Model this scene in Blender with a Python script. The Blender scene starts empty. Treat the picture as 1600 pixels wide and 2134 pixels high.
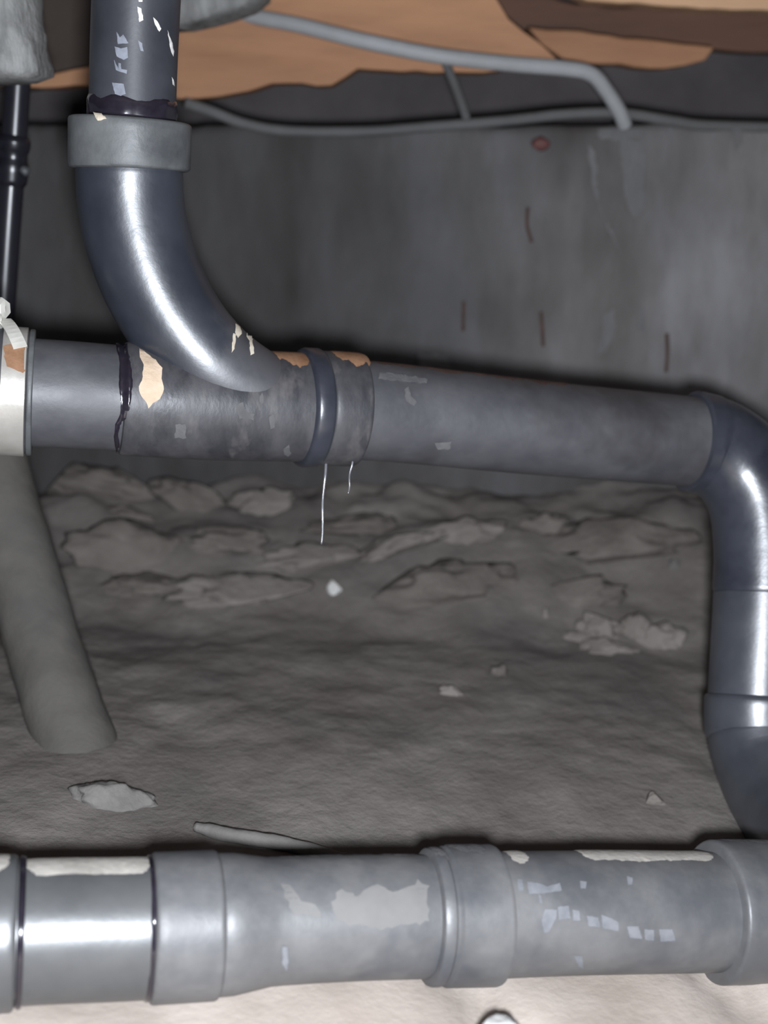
import bpy, bmesh, math, random
from mathutils import Vector, Matrix, noise
from mathutils.bvhtree import BVHTree

random.seed(7)
scene = bpy.context.scene
C = scene.collection
V = Vector

# ------------------------------------------------------------------ camera
F = 2576.0                                   # focal length in pixels of the 1600 x 2134 frame
CAM = V((0.0, 0.0, 0.50))
PITCH = math.radians(14.0)
cd = bpy.data.cameras.new('camera')
cd.sensor_fit = 'VERTICAL'
cd.sensor_height = 24.0
cd.lens = 24.0 * F / 2134.0
cd.clip_start = 0.02
cd.dof.use_dof = True
cd.dof.focus_distance = 0.98
cd.dof.aperture_fstop = 2.7
camera = bpy.data.objects.new('camera', cd)
camera.location = CAM
camera.rotation_euler = (math.pi / 2 - PITCH, 0, 0)
C.objects.link(camera)
scene.camera = camera
FWD = V((0, math.cos(PITCH), -math.sin(PITCH)))
UP = V((0, math.sin(PITCH), math.cos(PITCH)))
RIGHT = V((1, 0, 0))

# ------------------------------------------------------------------ world, lights, exposure
w = bpy.data.worlds.new('world')
scene.world = w
w.use_nodes = True
w.node_tree.nodes['Background'].inputs[0].default_value = (0.75, 0.80, 1.0, 1)
w.node_tree.nodes['Background'].inputs[1].default_value = 0.12


def spot(name, loc, aim, power, size, angle, blend, col):
    l = bpy.data.lights.new(name, 'SPOT')
    l.energy = power
    l.shadow_soft_size = size
    l.spot_size = math.radians(angle)
    l.spot_blend = blend
    l.color = col
    o = bpy.data.objects.new(name, l)
    o.location = loc
    o.rotation_euler = (V(aim) - V(loc)).to_track_quat('-Z', 'Y').to_euler()
    C.objects.link(o)
    return o


# the hand-held torch beside the lens
spot('torch_light', (0.02, -0.03, 0.462), (0.12, 1.0, 0.20), 100.0, 0.026, 178, 0.45, (0.87, 0.92, 1.0))
scene.view_settings.view_transform = 'Standard'
scene.view_settings.look = 'None'
scene.view_settings.gamma = 1.0
scene.view_settings.use_curve_mapping = False
scene.view_settings.exposure = 0.0


# ------------------------------------------------------------------ placing helpers
def at(px, py, d):
    """world point seen at pixel (px, py) of the frame, d metres along the camera axis"""
    return CAM + FWD * d + RIGHT * ((px - 800) / F * d) + UP * ((1067 - py) / F * d)


def ray(px, py):
    return (FWD + RIGHT * ((px - 800) / F) + UP * ((1067 - py) / F)).normalized()


def on_y(px, py, y):
    r = ray(px, py)
    return CAM + r * ((y - CAM.y) / r.y)


def fbm(p, s, o=3):
    return noise.fractal(V(p) * s, 1.0, 2.0, o)


# ------------------------------------------------------------------ object helpers
def root_loc(p):
    while p.parent:
        p = p.parent
    return p.location.copy()


CRUSTS = {'dust_smear', 'mortar_smear', 'grey_smudge', 'print_mark', 'dried_paste', 'pale_flake', 'pale_chip', 'painted_glint', 'rust_film'}


def obj(name, bm, mat, parent=None, smooth=True, kind=None, keep=False):
    if parent is not None:
        off = root_loc(parent)
    else:
        xs = [v.co for v in bm.verts]
        off = V((sum(v.x for v in xs) / len(xs), sum(v.y for v in xs) / len(xs), min(v.z for v in xs)))
    bmesh.ops.translate(bm, verts=bm.verts, vec=-off)
    me = bpy.data.meshes.new(name)
    bm.normal_update()
    bm.to_mesh(me)
    bm.free()
    me.materials.append(mat)
    if smooth:
        for p in me.polygons:
            p.use_smooth = True
        if name in CRUSTS:
            me.set_sharp_from_angle(angle=math.radians(38))
    o = bpy.data.objects.new(name, me)
    if parent is not None:
        o.parent = parent
    else:
        o.location = off
    if kind:
        o['kind'] = kind
    C.objects.link(o)
    return o


def thing(name, label, cat, loc, group=None):
    o = bpy.data.objects.new(name, None)
    o.empty_display_size = 0.03
    o.location = loc
    C.objects.link(o)
    return tag(o, label, cat, group)


def tag(o, label, cat, group=None, kind=None):
    o['label'] = label
    o['category'] = cat
    if group:
        o['group'] = group
    if kind:
        o['kind'] = kind
    return o


def sharp(o, deg=35):
    """keep creases crisp on smooth shaded meshes"""
    me = o.data
    me.set_sharp_from_angle(angle=math.radians(deg))
    return o


# ------------------------------------------------------------------ shapes
def spline(pts, n=8):
    """Catmull-Rom through rows of (Vector, radius)"""
    P = [p for p, r in pts]
    R = [r for p, r in pts]
    out = []
    m = len(P)
    for i in range(m - 1):
        p0, p1, p2, p3 = P[max(i - 1, 0)], P[i], P[i + 1], P[min(i + 2, m - 1)]
        for k in range(n):
            t = k / n
            q = 0.5 * ((2 * p1) + (p2 - p0) * t + (2 * p0 - 5 * p1 + 4 * p2 - p3) * t * t + (3 * p1 - p0 - 3 * p2 + p3) * t ** 3)
            out.append((q, R[i] + (R[i + 1] - R[i]) * t))
    out.append((P[-1].copy(), R[-1]))
    return out


def frames(rows):
    T = []
    m = len(rows)
    for i in range(m):
        d = rows[min(i + 1, m - 1)][0] - rows[max(i - 1, 0)][0]
        T.append(d.normalized() if d.length > 1e-9 else (T[-1] if T else V((0, 0, 1))))
    for i in range(1, m):                       # repeated points of a step in a profile take their neighbour's direction
        if T[i].dot(T[i - 1]) < 0:
            T[i] = T[i - 1]
    u = T[0].orthogonal().normalized()
    ref = V((0, 0, 1)) if abs(T[0].z) < 0.9 else V((0, -1, 0))
    u = (ref - T[0] * ref.dot(T[0])).normalized()
    fr = []
    for i in range(m):
        u = (u - T[i] * u.dot(T[i])).normalized()
        fr.append((T[i], u, T[i].cross(u).normalized()))
    return fr


def tube(bm, rows, seg=48, cap=True, wob=0.0, ws=14.0):
    fr = frames(rows)
    rings = []
    for (p, r), (t, u, v) in zip(rows, fr):
        ring = []
        for k in range(seg):
            a = 2 * math.pi * k / seg
            q = p + (u * math.cos(a) + v * math.sin(a)) * r
            if wob:
                q += (q - p).normalized() * wob * fbm(q, ws)
            ring.append(bm.verts.new(q))
        rings.append(ring)
    for a, b in zip(rings, rings[1:]):
        for k in range(seg):
            bm.faces.new((a[k], a[(k + 1) % seg], b[(k + 1) % seg], b[k]))
    if cap:
        bm.faces.new(list(reversed(rings[0])))
        bm.faces.new(rings[-1])
    bmesh.ops.recalc_face_normals(bm, faces=bm.faces)
    return rings


def tube_bm(rows, **k):
    bm = bmesh.new()
    tube(bm, rows, **k)
    return bm


class Line:
    """a pipe's centre line given as (px, py, depth) rows; read by px or by row number"""
    def __init__(self, ctrl, n=24):
        self.rows = spline([(at(*c), 0.0) for c in ctrl], n)
        self.pts = [p for p, r in self.rows]
        self.len = [0.0]
        for a, b in zip(self.pts, self.pts[1:]):
            self.len.append(self.len[-1] + (b - a).length)

    def p(self, s):
        s = min(max(s, 0.0), self.len[-1])
        lo = 0
        for i in range(len(self.len) - 1):
            if self.len[i + 1] >= s:
                lo = i
                break
        d = self.len[lo + 1] - self.len[lo]
        return self.pts[lo].lerp(self.pts[lo + 1], (s - self.len[lo]) / d if d else 0)

    def _proj(self, p):
        q = p - CAM
        d = q.dot(FWD)
        return (800 + q.dot(RIGHT) / d * F, 1067 - q.dot(UP) / d * F)

    def s(self, val, axis=0):
        """arc length where the centre line crosses pixel column (axis 0) or row (axis 1)"""
        prev = self._proj(self.pts[0])[axis]
        for i in range(1, len(self.pts)):
            cur = self._proj(self.pts[i])[axis]
            if (prev - val) * (cur - val) <= 0 and cur != prev:
                t = (val - prev) / (cur - prev)
                return self.len[i - 1] + (self.len[i] - self.len[i - 1]) * t
            prev = cur
        raise ValueError(val)

    def cut(self, s0, s1, prof, step=0.008):
        """rows from s0 to s1; prof is [(distance from s0, radius), ...]"""
        ds = sorted(set([0.0, s1 - s0] + [k * step for k in range(int((s1 - s0) / step) + 1)]))
        keys = []
        L = s1 - s0
        for k, (d, r) in enumerate(prof):
            keys.append((L if k and d == 0 else d if d >= 0 else L + d, r))
        out = []
        for d in sorted(ds + [k for k, _ in keys]):
            if d < -1e-9 or d > L + 1e-9:
                continue
            r = keys[0][1]
            for (a, ra), (b, rb) in zip(keys, keys[1:]):
                if a <= d <= b:
                    r = ra + (rb - ra) * ((d - a) / (b - a) if b > a else 1)
            if d > keys[-1][0]:
                r = keys[-1][1]
            if out and d - out[-1][2] < 1e-5:
                continue
            out.append((self.p(s0 + d), r, d))
        return [(p, r) for p, r, d in out]


def hub_prof(L, r, lip=0.002, round_=0.0025):
    """profile of a socket: rounded ends, even wall"""
    return [(0, r - round_), (round_ * 0.4, r - round_ * 0.3), (round_, r), (L - round_, r), (L - round_ * 0.4, r - round_ * 0.3), (L, r - round_)]


def bvh_of(*objs):
    vs, fs = [], []
    for o in objs:
        off = root_loc(o)
        base = len(vs)
        vs += [v.co + off for v in o.data.vertices]
        fs += [[i + base for i in p.vertices] for p in o.data.polygons]
    return BVHTree.FromPolygons(vs, fs)


def inside(poly, x, y):
    c = False
    n = len(poly)
    for i in range(n):
        (x0, y0), (x1, y1) = poly[i], poly[i - 1]
        if (y0 > y) != (y1 > y) and x < (x1 - x0) * (y - y0) / (y1 - y0) + x0:
            c = not c
    return c


def coat(poly, bvh, lift=0.0008, step=4.0, edge=3.0, wob=0.0, depth=0.0015):
    """a thin crust that follows a curved surface: outline poly (photo pixels) dropped on to the surface, then given thickness"""
    rnd = random.Random(len(poly) * 31 + int(poly[0][0]))
    out = []
    n = len(poly)
    for i in range(n):                                     # ragged outline
        (x0, y0), (x1, y1) = poly[i], poly[(i + 1) % n]
        L = math.hypot(x1 - x0, y1 - y0)
        m = max(1, int(L / (step * 1.6)))
        for k in range(m):
            t = k / m
            out.append((x0 + (x1 - x0) * t + (rnd.uniform(-edge, edge) if k else 0), y0 + (y1 - y0) * t + (rnd.uniform(-edge, edge) if k else 0)))
    bm = bmesh.new()
    vs = [bm.verts.new((x, y, 0)) for x, y in out]
    try:
        bm.faces.new(vs)
    except ValueError:
        pass
    x0, x1 = min(p[0] for p in out), max(p[0] for p in out)
    y0, y1 = min(p[1] for p in out), max(p[1] for p in out)
    for a0, a1, nrm in ((x0, x1, (1, 0, 0)), (y0, y1, (0, 1, 0))):
        m = int((a1 - a0) / (step * 2))
        for k in range(1, m + 1):
            c = a0 + (a1 - a0) * k / (m + 1)
            bmesh.ops.bisect_plane(bm, geom=bm.verts[:] + bm.edges[:] + bm.faces[:], plane_co=V(nrm) * c, plane_no=nrm)
    kill = []
    for v in bm.verts:
        r = ray(v.co.x, v.co.y)
        hit, nor, _, _ = bvh.ray_cast(CAM, r)
        if hit is None:
            hit, nor, _, _ = bvh.find_nearest(CAM + r * (bvh.find_nearest(CAM)[3] if False else 1.0))
            kill.append(v)
        if nor.dot(r) > 0:
            nor = -nor
        v.co = hit + nor * (lift + wob * abs(fbm(hit, 90)))
    if kill:
        bmesh.ops.delete(bm, geom=kill, context='VERTS')
    bmesh.ops.triangulate(bm, faces=bm.faces)
    bm.faces.ensure_lookup_table()
    bm.normal_update()
    avg = V((0, 0, 0))
    for f in bm.faces:
        avg += f.normal
    if bm.faces and avg.dot(CAM - bm.faces[0].calc_center_median()) < 0:
        bmesh.ops.reverse_faces(bm, faces=bm.faces)
    if bm.faces:
        ex = bmesh.ops.extrude_face_region(bm, geom=bm.faces[:])       # the underside, sunk in the surface
        bm.normal_update()
        newv = [g for g in ex['geom'] if isinstance(g, bmesh.types.BMVert)]
        old = [v for v in bm.verts if v not in set(newv)]
        for v in old:
            d = (v.co - CAM).normalized()
            v.co += d * (lift + depth)
    return bm


def dust_strip(line, s0, s1, rad, a0, a1, jag=0.15, lift=0.0007, step=0.0025, seed=0, gaps=None):
    """settled dust along the crown of a pipe: angles from straight up, positive towards the viewer"""
    bm = bmesh.new()
    m = max(3, int((s1 - s0) / step))
    K = 7
    grid = []
    for i in range(m + 1):
        s = s0 + (s1 - s0) * i / m
        p = line.p(s)
        t = (line.p(s + 0.004) - line.p(s - 0.004)).normalized()
        u = (V((0, 0, 1)) - t * t.z).normalized()
        v = u.cross(t)
        if v.y > 0:
            v = -v
        taper = min(1.0, i / 3, (m - i) / 3)
        j = fbm((s * 60, seed * 3.1, 0), 1.0, 4) * jag + fbm((s * 400, seed * 1.7, 5), 1.0, 2) * jag * 0.35
        hi = a1 + j
        lo = a0
        row = []
        for k in range(K + 1):
            a = lo + (hi - lo) * (0.5 + (k / K - 0.5) * (0.75 + 0.25 * taper))
            h = lift * math.sin(math.pi * min(1, max(0, k / K))) ** 0.4 * min(1, taper + 0.2) - 0.0003 * (k in (0, K)) - 0.0004 * (i in (0, m))
            row.append(bm.verts.new(p + (u * math.cos(a) + v * math.sin(a)) * (rad + h)))
        grid.append(row)
    for a, b in zip(grid, grid[1:]):
        for k in range(K):
            bm.faces.new((a[k], a[k + 1], b[k + 1], b[k]))
    bmesh.ops.recalc_face_normals(bm, faces=bm.faces)
    bm.normal_update()
    if sum(f.normal.z for f in bm.faces) < 0:
        bmesh.ops.reverse_faces(bm, faces=bm.faces)
    return bm


def rock(c, size, seed=0, rough=0.35, sub=3, rot=0.0, flat=1.0, scale=1.6):
    bm = bmesh.new()
    bmesh.ops.create_icosphere(bm, subdivisions=sub, radius=1.0)
    o = V((seed * 7.3, seed * 3.7, seed * 1.9))
    R = Matrix.Rotation(rot, 3, 'Z')
    for v in bm.verts:
        d = v.co.normalized()
        k = 1 + rough * noise.fractal(d * scale + o, 1.2, 2.0, 3)
        # a few broken facets
        for q in range(4):
            n = V((math.sin(seed + q * 2.1), math.cos(seed * 1.3 + q * 1.7), math.sin(seed * 0.7 + q * 2.9))).normalized()
            h = 0.72 + 0.1 * math.sin(seed * q + 1)
            if (d * k).dot(n) > h:
                d2 = d * k - n * ((d * k).dot(n) - h)
                k = d2.length
                d = d2.normalized()
        q = d * k
        v.co = V(c) + R @ V((q.x * size[0], q.y * size[1], q.z * size[2] * flat))
    bm.normal_update()
    return bm


# ------------------------------------------------------------------ materials
def mat(name, c1, c2, scale=6.0, rough=(0.5, 0.7), spec=0.5, bump=0.0, bscale=40.0, stretch=(1, 1, 1), metal=0.0, c3=None, s3=2.0, lo=0.35, hi=0.65,
        coat_w=0.0, bdist=0.01, detail=6.0, lo3=0.5, hi3=0.7):
    m = bpy.data.materials.new(name)
    m.use_nodes = True
    nt = m.node_tree
    N, L = nt.nodes, nt.links
    b = N['Principled BSDF']
    b.inputs['Specular IOR Level'].default_value = spec
    b.inputs['Metallic'].default_value = metal
    if coat_w:
        b.inputs['Coat Weight'].default_value = coat_w
        b.inputs['Coat Roughness'].default_value = 0.18
    g = N.new('ShaderNodeNewGeometry')
    mp = N.new('ShaderNodeMapping')
    mp.inputs['Scale'].default_value = stretch
    L.new(g.outputs['Position'], mp.inputs['Vector'])

    def nz(sc, d=detail):
        n = N.new('ShaderNodeTexNoise')
        n.inputs['Scale'].default_value = sc
        n.inputs['Detail'].default_value = d
        n.inputs['Roughness'].default_value = 0.62
        L.new(mp.outputs[0], n.inputs['Vector'])
        return n

    def mr(src, a, bb, lo_, hi_):
        r = N.new('ShaderNodeMapRange')
        r.inputs['From Min'].default_value = lo_
        r.inputs['From Max'].default_value = hi_
        r.inputs['To Min'].default_value = a
        r.inputs['To Max'].default_value = bb
        L.new(src, r.inputs['Value'])
        return r.outputs[0]

    def mix(f, a, bb):
        x = N.new('ShaderNodeMix')
        x.data_type = 'RGBA'
        L.new(f, x.inputs['Factor'])
        for k, val in ((6, a), (7, bb)):
            if isinstance(val, tuple):
                x.inputs[k].default_value = (*val, 1)
            else:
                L.new(val, x.inputs[k])
        return x.outputs[2]

    n1 = nz(scale)
    col = mix(mr(n1.outputs[0], 0, 1, lo, hi), c1, c2)
    if c3:
        n3 = nz(s3, 4)
        col = mix(mr(n3.outputs[0], 0, 1, lo3, hi3), col, c3)
    L.new(col, b.inputs['Base Color'])
    L.new(mr(n1.outputs[0], rough[0], rough[1], lo, hi), b.inputs['Roughness'])
    if bump:
        n2 = nz(bscale)
        bp = N.new('ShaderNodeBump')
        bp.inputs['Strength'].default_value = bump
        bp.inputs['Distance'].default_value = bdist
        L.new(n2.outputs[0], bp.inputs['Height'])
        L.new(bp.outputs[0], b.inputs['Normal'])
    return m


M = {}
M['pipe_black'] = mat('black plastic', (0.024, 0.025, 0.031), (0.042, 0.044, 0.052), 9, (0.46, 0.55), 0.35, 0.03, 60)
M['pipe_dust'] = mat('dusty black plastic', (0.050, 0.050, 0.056), (0.078, 0.077, 0.082), 16, (0.42, 0.58), 0.5, 0.05, 90, c3=(0.040, 0.038, 0.040), s3=9)
M['fit_dirty'] = mat('smeared black plastic', (0.030, 0.030, 0.034), (0.062, 0.060, 0.064), 22, (0.38, 0.55), 0.5, 0.08, 80, stretch=(1.6, 1, 0.7), c3=(0.085, 0.080, 0.080), s3=26, lo3=0.56, hi3=0.70)
M['fit_gloss'] = mat('wiped black plastic', (0.018, 0.020, 0.028), (0.036, 0.039, 0.050), 14, (0.26, 0.36), 0.9, 0.04, 50)
M['sweep'] = mat('glossy swept branch', (0.013, 0.016, 0.023), (0.026, 0.030, 0.040), 10, (0.34, 0.42), 1.0, 0.05, 35)
M['hub_dust'] = mat('chalky socket', (0.050, 0.053, 0.056), (0.10, 0.105, 0.105), 20, (0.45, 0.6), 0.5, 0.08, 70)
M['low_pipe'] = mat('lower pipe plastic', (0.050, 0.053, 0.055), (0.075, 0.076, 0.076), 12, (0.33, 0.40), 0.8, 0.03, 60)
M['low_dust'] = mat('dust hazed lower pipe', (0.070, 0.071, 0.074), (0.122, 0.120, 0.119), 15, (0.38, 0.52), 0.5, 0.05, 70, c3=(0.055, 0.057, 0.064), s3=11)
M['dust'] = mat('pale settled dust', (0.30, 0.28, 0.25), (0.42, 0.39, 0.35), 40, (0.85, 0.95), 0.1, 0.2, 220)
M['dust_grey'] = mat('grey settled dust', (0.085, 0.083, 0.086), (0.12, 0.117, 0.118), 40, (0.85, 0.95), 0.1, 0.2, 220)
M['tan'] = mat('tan dried paste', (0.46, 0.35, 0.25), (0.56, 0.44, 0.33), 60, (0.7, 0.9), 0.2, 0.2, 200)
M['flake'] = mat('pale flaking paste', (0.42, 0.36, 0.28), (0.60, 0.54, 0.44), 80, (0.6, 0.8), 0.3)
M['glue'] = mat('dark joint cement', (0.010, 0.008, 0.013), (0.018, 0.015, 0.022), 40, (0.12, 0.2), 0.8)
M['print'] = mat('worn pale print', (0.12, 0.13, 0.155), (0.19, 0.205, 0.24), 120, (0.5, 0.7), 0.4)
M['print_low'] = mat('faded pale print', (0.120, 0.124, 0.134), (0.155, 0.159, 0.170), 120, (0.5, 0.7), 0.4)
M['steel'] = mat('stainless band', (0.30, 0.285, 0.255), (0.40, 0.38, 0.345), 20, (0.30, 0.40), 0.9, 0.03, 200, metal=0.3)
M['steel_pale'] = mat('bright screw steel', (0.62, 0.60, 0.54), (0.80, 0.78, 0.70), 30, (0.35, 0.5), 0.5, metal=0.35)
M['rust'] = mat('rust film', (0.17, 0.085, 0.045), (0.27, 0.15, 0.085), 50, (0.6, 0.8), 0.3, 0.1, 150)
M['rubber'] = mat('grey black rubber', (0.030, 0.031, 0.035), (0.055, 0.055, 0.060), 20, (0.5, 0.65), 0.4, 0.05, 90)
M['vent_pipe'] = mat('very dark pipe', (0.008, 0.008, 0.012), (0.014, 0.013, 0.018), 12, (0.26, 0.34), 0.5)
M['concrete'] = mat('damp concrete with painted falloff', (0.090, 0.085, 0.081), (0.144, 0.140, 0.142), 5.0, (0.75, 0.95), 0.25, 0.25, 30, stretch=(2.2, 1, 0.8), c3=(0.073, 0.066, 0.062), s3=2.3, lo3=0.48, hi3=0.68)
M['soil'] = mat('damp grey soil', (0.135, 0.118, 0.106), (0.200, 0.179, 0.163), 7, (0.8, 0.95), 0.2, 0.35, 55, c3=(0.105, 0.095, 0.088), s3=4)
M['clod'] = mat('dry clod', (0.155, 0.137, 0.122), (0.215, 0.192, 0.173), 18, (0.85, 0.95), 0.2, 0.4, 90)
M['clod_dark'] = mat('earthy clod', (0.110, 0.096, 0.085), (0.165, 0.146, 0.130), 14, (0.85, 0.95), 0.2, 0.4, 80)
M['stone'] = mat('pale stone', (0.115, 0.108, 0.100), (0.18, 0.170, 0.158), 25, (0.7, 0.9), 0.3, 0.3, 120)
M['white_stone'] = mat('white pebble', (0.50, 0.49, 0.47), (0.66, 0.65, 0.62), 25, (0.6, 0.8), 0.3, 0.2, 120)
M['sand'] = mat('pale dry sand', (0.38, 0.322, 0.278), (0.47, 0.408, 0.358), 12, (0.9, 1.0), 0.1, 0.15, 120, c3=(0.31, 0.26, 0.22), s3=7, lo3=0.55, hi3=0.75)
M['wood'] = mat('orange timber', (0.31, 0.155, 0.082), (0.43, 0.23, 0.125), 10, (0.6, 0.8), 0.25, 0.25, 50, stretch=(0.35, 1, 2.2), c3=(0.22, 0.105, 0.058), s3=5, lo3=0.52, hi3=0.75)
M['wood_brown'] = mat('brown timber', (0.095, 0.050, 0.034), (0.15, 0.080, 0.054), 10, (0.6, 0.8), 0.25, 0.25, 50, stretch=(0.35, 1, 2.2))
M['wood_light'] = mat('light timber', (0.56, 0.34, 0.20), (0.68, 0.43, 0.26), 10, (0.6, 0.8), 0.25, 0.2, 50, stretch=(0.35, 1, 2.2))
M['wood_dark'] = mat('dark timber and void shade', (0.040, 0.030, 0.024), (0.065, 0.050, 0.042), 8, (0.8, 0.95), 0.2, 0.3, 50)
M['gap_shade'] = mat('dark shade backing', (0.075, 0.066, 0.066), (0.11, 0.098, 0.098), 6, (0.85, 0.95), 0.2, 0.3, 40)
M['mortar'] = mat('grey mortar', (0.15, 0.15, 0.145), (0.29, 0.29, 0.28), 24, (0.8, 0.95), 0.3, 0.5, 70, stretch=(2.4, 1, 0.7))
M['cable'] = mat('grey cable sheath', (0.27, 0.275, 0.275), (0.33, 0.335, 0.34), 12, (0.55, 0.7), 0.4)
M['cable_dim'] = mat('dusty cable sheath', (0.085, 0.084, 0.083), (0.12, 0.118, 0.116), 12, (0.6, 0.8), 0.3)
M['old_pipe'] = mat('dust caked drain pipe', (0.078, 0.073, 0.064), (0.115, 0.107, 0.095), 7, (0.7, 0.9), 0.2, 0.2, 40, c3=(0.062, 0.058, 0.055), s3=5)
M['water'] = mat('hanging slime', (0.13, 0.13, 0.145), (0.20, 0.20, 0.22), 20, (0.1, 0.2), 0.6)
M['stick'] = mat('grey weathered stick', (0.13, 0.122, 0.112), (0.19, 0.178, 0.165), 20, (0.8, 0.9), 0.2, 0.2, 60)
M['red'] = mat('dull red plastic', (0.11, 0.045, 0.043), (0.14, 0.06, 0.055), 20, (0.6, 0.7), 0.3)
M['iron'] = mat('rusted iron', (0.055, 0.030, 0.024), (0.09, 0.050, 0.038), 40, (0.7, 0.9), 0.3, 0.2, 100)

# grime film on the lower end of the swept branch, where it runs into the barrel
def grime_end(m, x0, x1, col, rgh):
    nt = m.node_tree
    N, L = nt.nodes, nt.links
    b = N['Principled BSDF']
    c_in, r_in = b.inputs['Base Color'].links[0].from_socket, b.inputs['Roughness'].links[0].from_socket
    g = N.new('ShaderNodeNewGeometry')
    sp = N.new('ShaderNodeSeparateXYZ')
    L.new(g.outputs['Position'], sp.inputs[0])
    n = N.new('ShaderNodeTexNoise')
    n.inputs['Scale'].default_value = 38
    n.inputs['Detail'].default_value = 6
    L.new(g.outputs['Position'], n.inputs['Vector'])
    a = N.new('ShaderNodeMath')
    a.operation = 'MULTIPLY_ADD'
    a.inputs[1].default_value = 0.09
    L.new(n.outputs[0], a.inputs[0])
    L.new(sp.outputs['X'], a.inputs[2])
    r = N.new('ShaderNodeMapRange')
    r.interpolation_type = 'SMOOTHSTEP'
    r.inputs['From Min'].default_value = x0
    r.inputs['From Max'].default_value = x1
    L.new(a.outputs[0], r.inputs['Value'])
    mx = N.new('ShaderNodeMix')
    mx.data_type = 'RGBA'
    L.new(r.outputs[0], mx.inputs[0])
    L.new(c_in, mx.inputs[6])
    mx.inputs[7].default_value = (*col, 1)
    L.new(mx.outputs[2], b.inputs['Base Color'])
    mr = N.new('ShaderNodeMix')
    L.new(r.outputs[0], mr.inputs[0])
    L.new(r_in, mr.inputs[2])
    mr.inputs[3].default_value = rgh
    L.new(mr.outputs[0], b.inputs['Roughness'])


grime_end(M['sweep'], -0.105, -0.055, (0.052, 0.051, 0.056), 0.52)

# rising damp darkens the foot; light falloff is painted in, brighter rightwards
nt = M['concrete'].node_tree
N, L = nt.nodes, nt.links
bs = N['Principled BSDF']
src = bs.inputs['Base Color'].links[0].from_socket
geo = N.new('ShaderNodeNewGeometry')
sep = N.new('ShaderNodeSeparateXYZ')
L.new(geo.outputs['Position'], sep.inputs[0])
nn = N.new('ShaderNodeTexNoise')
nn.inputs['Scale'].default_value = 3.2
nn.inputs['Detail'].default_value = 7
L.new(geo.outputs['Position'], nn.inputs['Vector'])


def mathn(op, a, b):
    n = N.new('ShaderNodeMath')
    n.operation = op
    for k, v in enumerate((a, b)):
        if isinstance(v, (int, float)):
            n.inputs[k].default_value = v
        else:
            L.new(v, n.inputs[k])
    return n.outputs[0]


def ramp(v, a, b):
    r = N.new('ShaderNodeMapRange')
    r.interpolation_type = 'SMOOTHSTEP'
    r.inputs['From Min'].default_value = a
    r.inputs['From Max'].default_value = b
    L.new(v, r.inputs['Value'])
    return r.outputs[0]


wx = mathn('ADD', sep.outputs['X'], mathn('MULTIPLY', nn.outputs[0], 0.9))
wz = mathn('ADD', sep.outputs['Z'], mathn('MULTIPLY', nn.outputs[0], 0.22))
falloff_damp = mathn('MINIMUM', ramp(wx, 0.25, 1.15), mathn('ADD', mathn('MULTIPLY', ramp(wz, 0.26, 0.34), 0.8), 0.2))
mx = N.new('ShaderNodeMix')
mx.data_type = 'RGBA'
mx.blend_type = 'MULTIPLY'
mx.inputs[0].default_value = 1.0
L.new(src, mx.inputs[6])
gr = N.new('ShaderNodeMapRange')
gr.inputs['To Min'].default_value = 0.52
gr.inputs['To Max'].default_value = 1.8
L.new(falloff_damp, gr.inputs['Value'])
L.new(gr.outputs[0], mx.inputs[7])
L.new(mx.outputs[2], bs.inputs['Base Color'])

# ------------------------------------------------------------------ setting
WALL_Y = 1.75


def wall_depth(x, z):
    return 0.010 * fbm((x, z, 1.0), 3.0, 3) + 0.004 * fbm((x * 1.8, z * 0.7, 4), 18.0, 3)


def ground(x, y):
    z = (-0.026 - 0.115 * x) * max(0.0, min(1.0, (1.75 - y) / 0.9))
    t = min(1.0, max(0.0, (y - 1.40) / 0.33))
    z += 0.105 * t * t * (3 - 2 * t)                               # bank of spoil against the wall
    amp = 0.006 + 0.016 * t
    z += amp * fbm((x, y, 2.0), 5.0, 4) + 0.003 * fbm((x, y, 7.0), 22.0, 3)
    if t > 0:
        z += 0.020 * t * fbm((x * 0.6, y, 3.3), 13.0, 4)
    z -= 0.03 * max(0.0, min(1.0, (0.78 + 0.2 * x - y) / 0.10))       # scooped out where the sand was laid
    return z - 0.004


def on_ground(px, py, lift=0.0):
    r = ray(px, py)
    d = 0.5
    while d < 2.6:
        p = CAM + r * d
        if p.z <= ground(p.x, p.y):
            break
        d += 0.004
    return CAM + r * d + V((0, 0, lift))


def floor_bm():
    bm = bmesh.new()
    xs = [-2.2 + 1.3 * i / 40 for i in range(40)] + [-0.9 + 1.8 * i / 240 for i in range(241)] + [0.9 + 1.3 * i / 40 for i in range(1, 41)]
    ys = [-0.4 + 1.5 * j / 70 for j in range(70)] + [1.1 + 0.8 * j / 110 for j in range(111)]
    g = [[bm.verts.new((x, y, ground(x, y))) for x in xs] for y in ys]
    for j in range(len(ys) - 1):
        for i in range(len(xs) - 1):
            bm.faces.new((g[j][i], g[j][i + 1], g[j + 1][i + 1], g[j + 1][i]))
    return bm


o = obj('floor', floor_bm(), M['soil'])
tag(o, 'damp grey brown dirt floor of the crawl space', 'floor', kind='structure')


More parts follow.
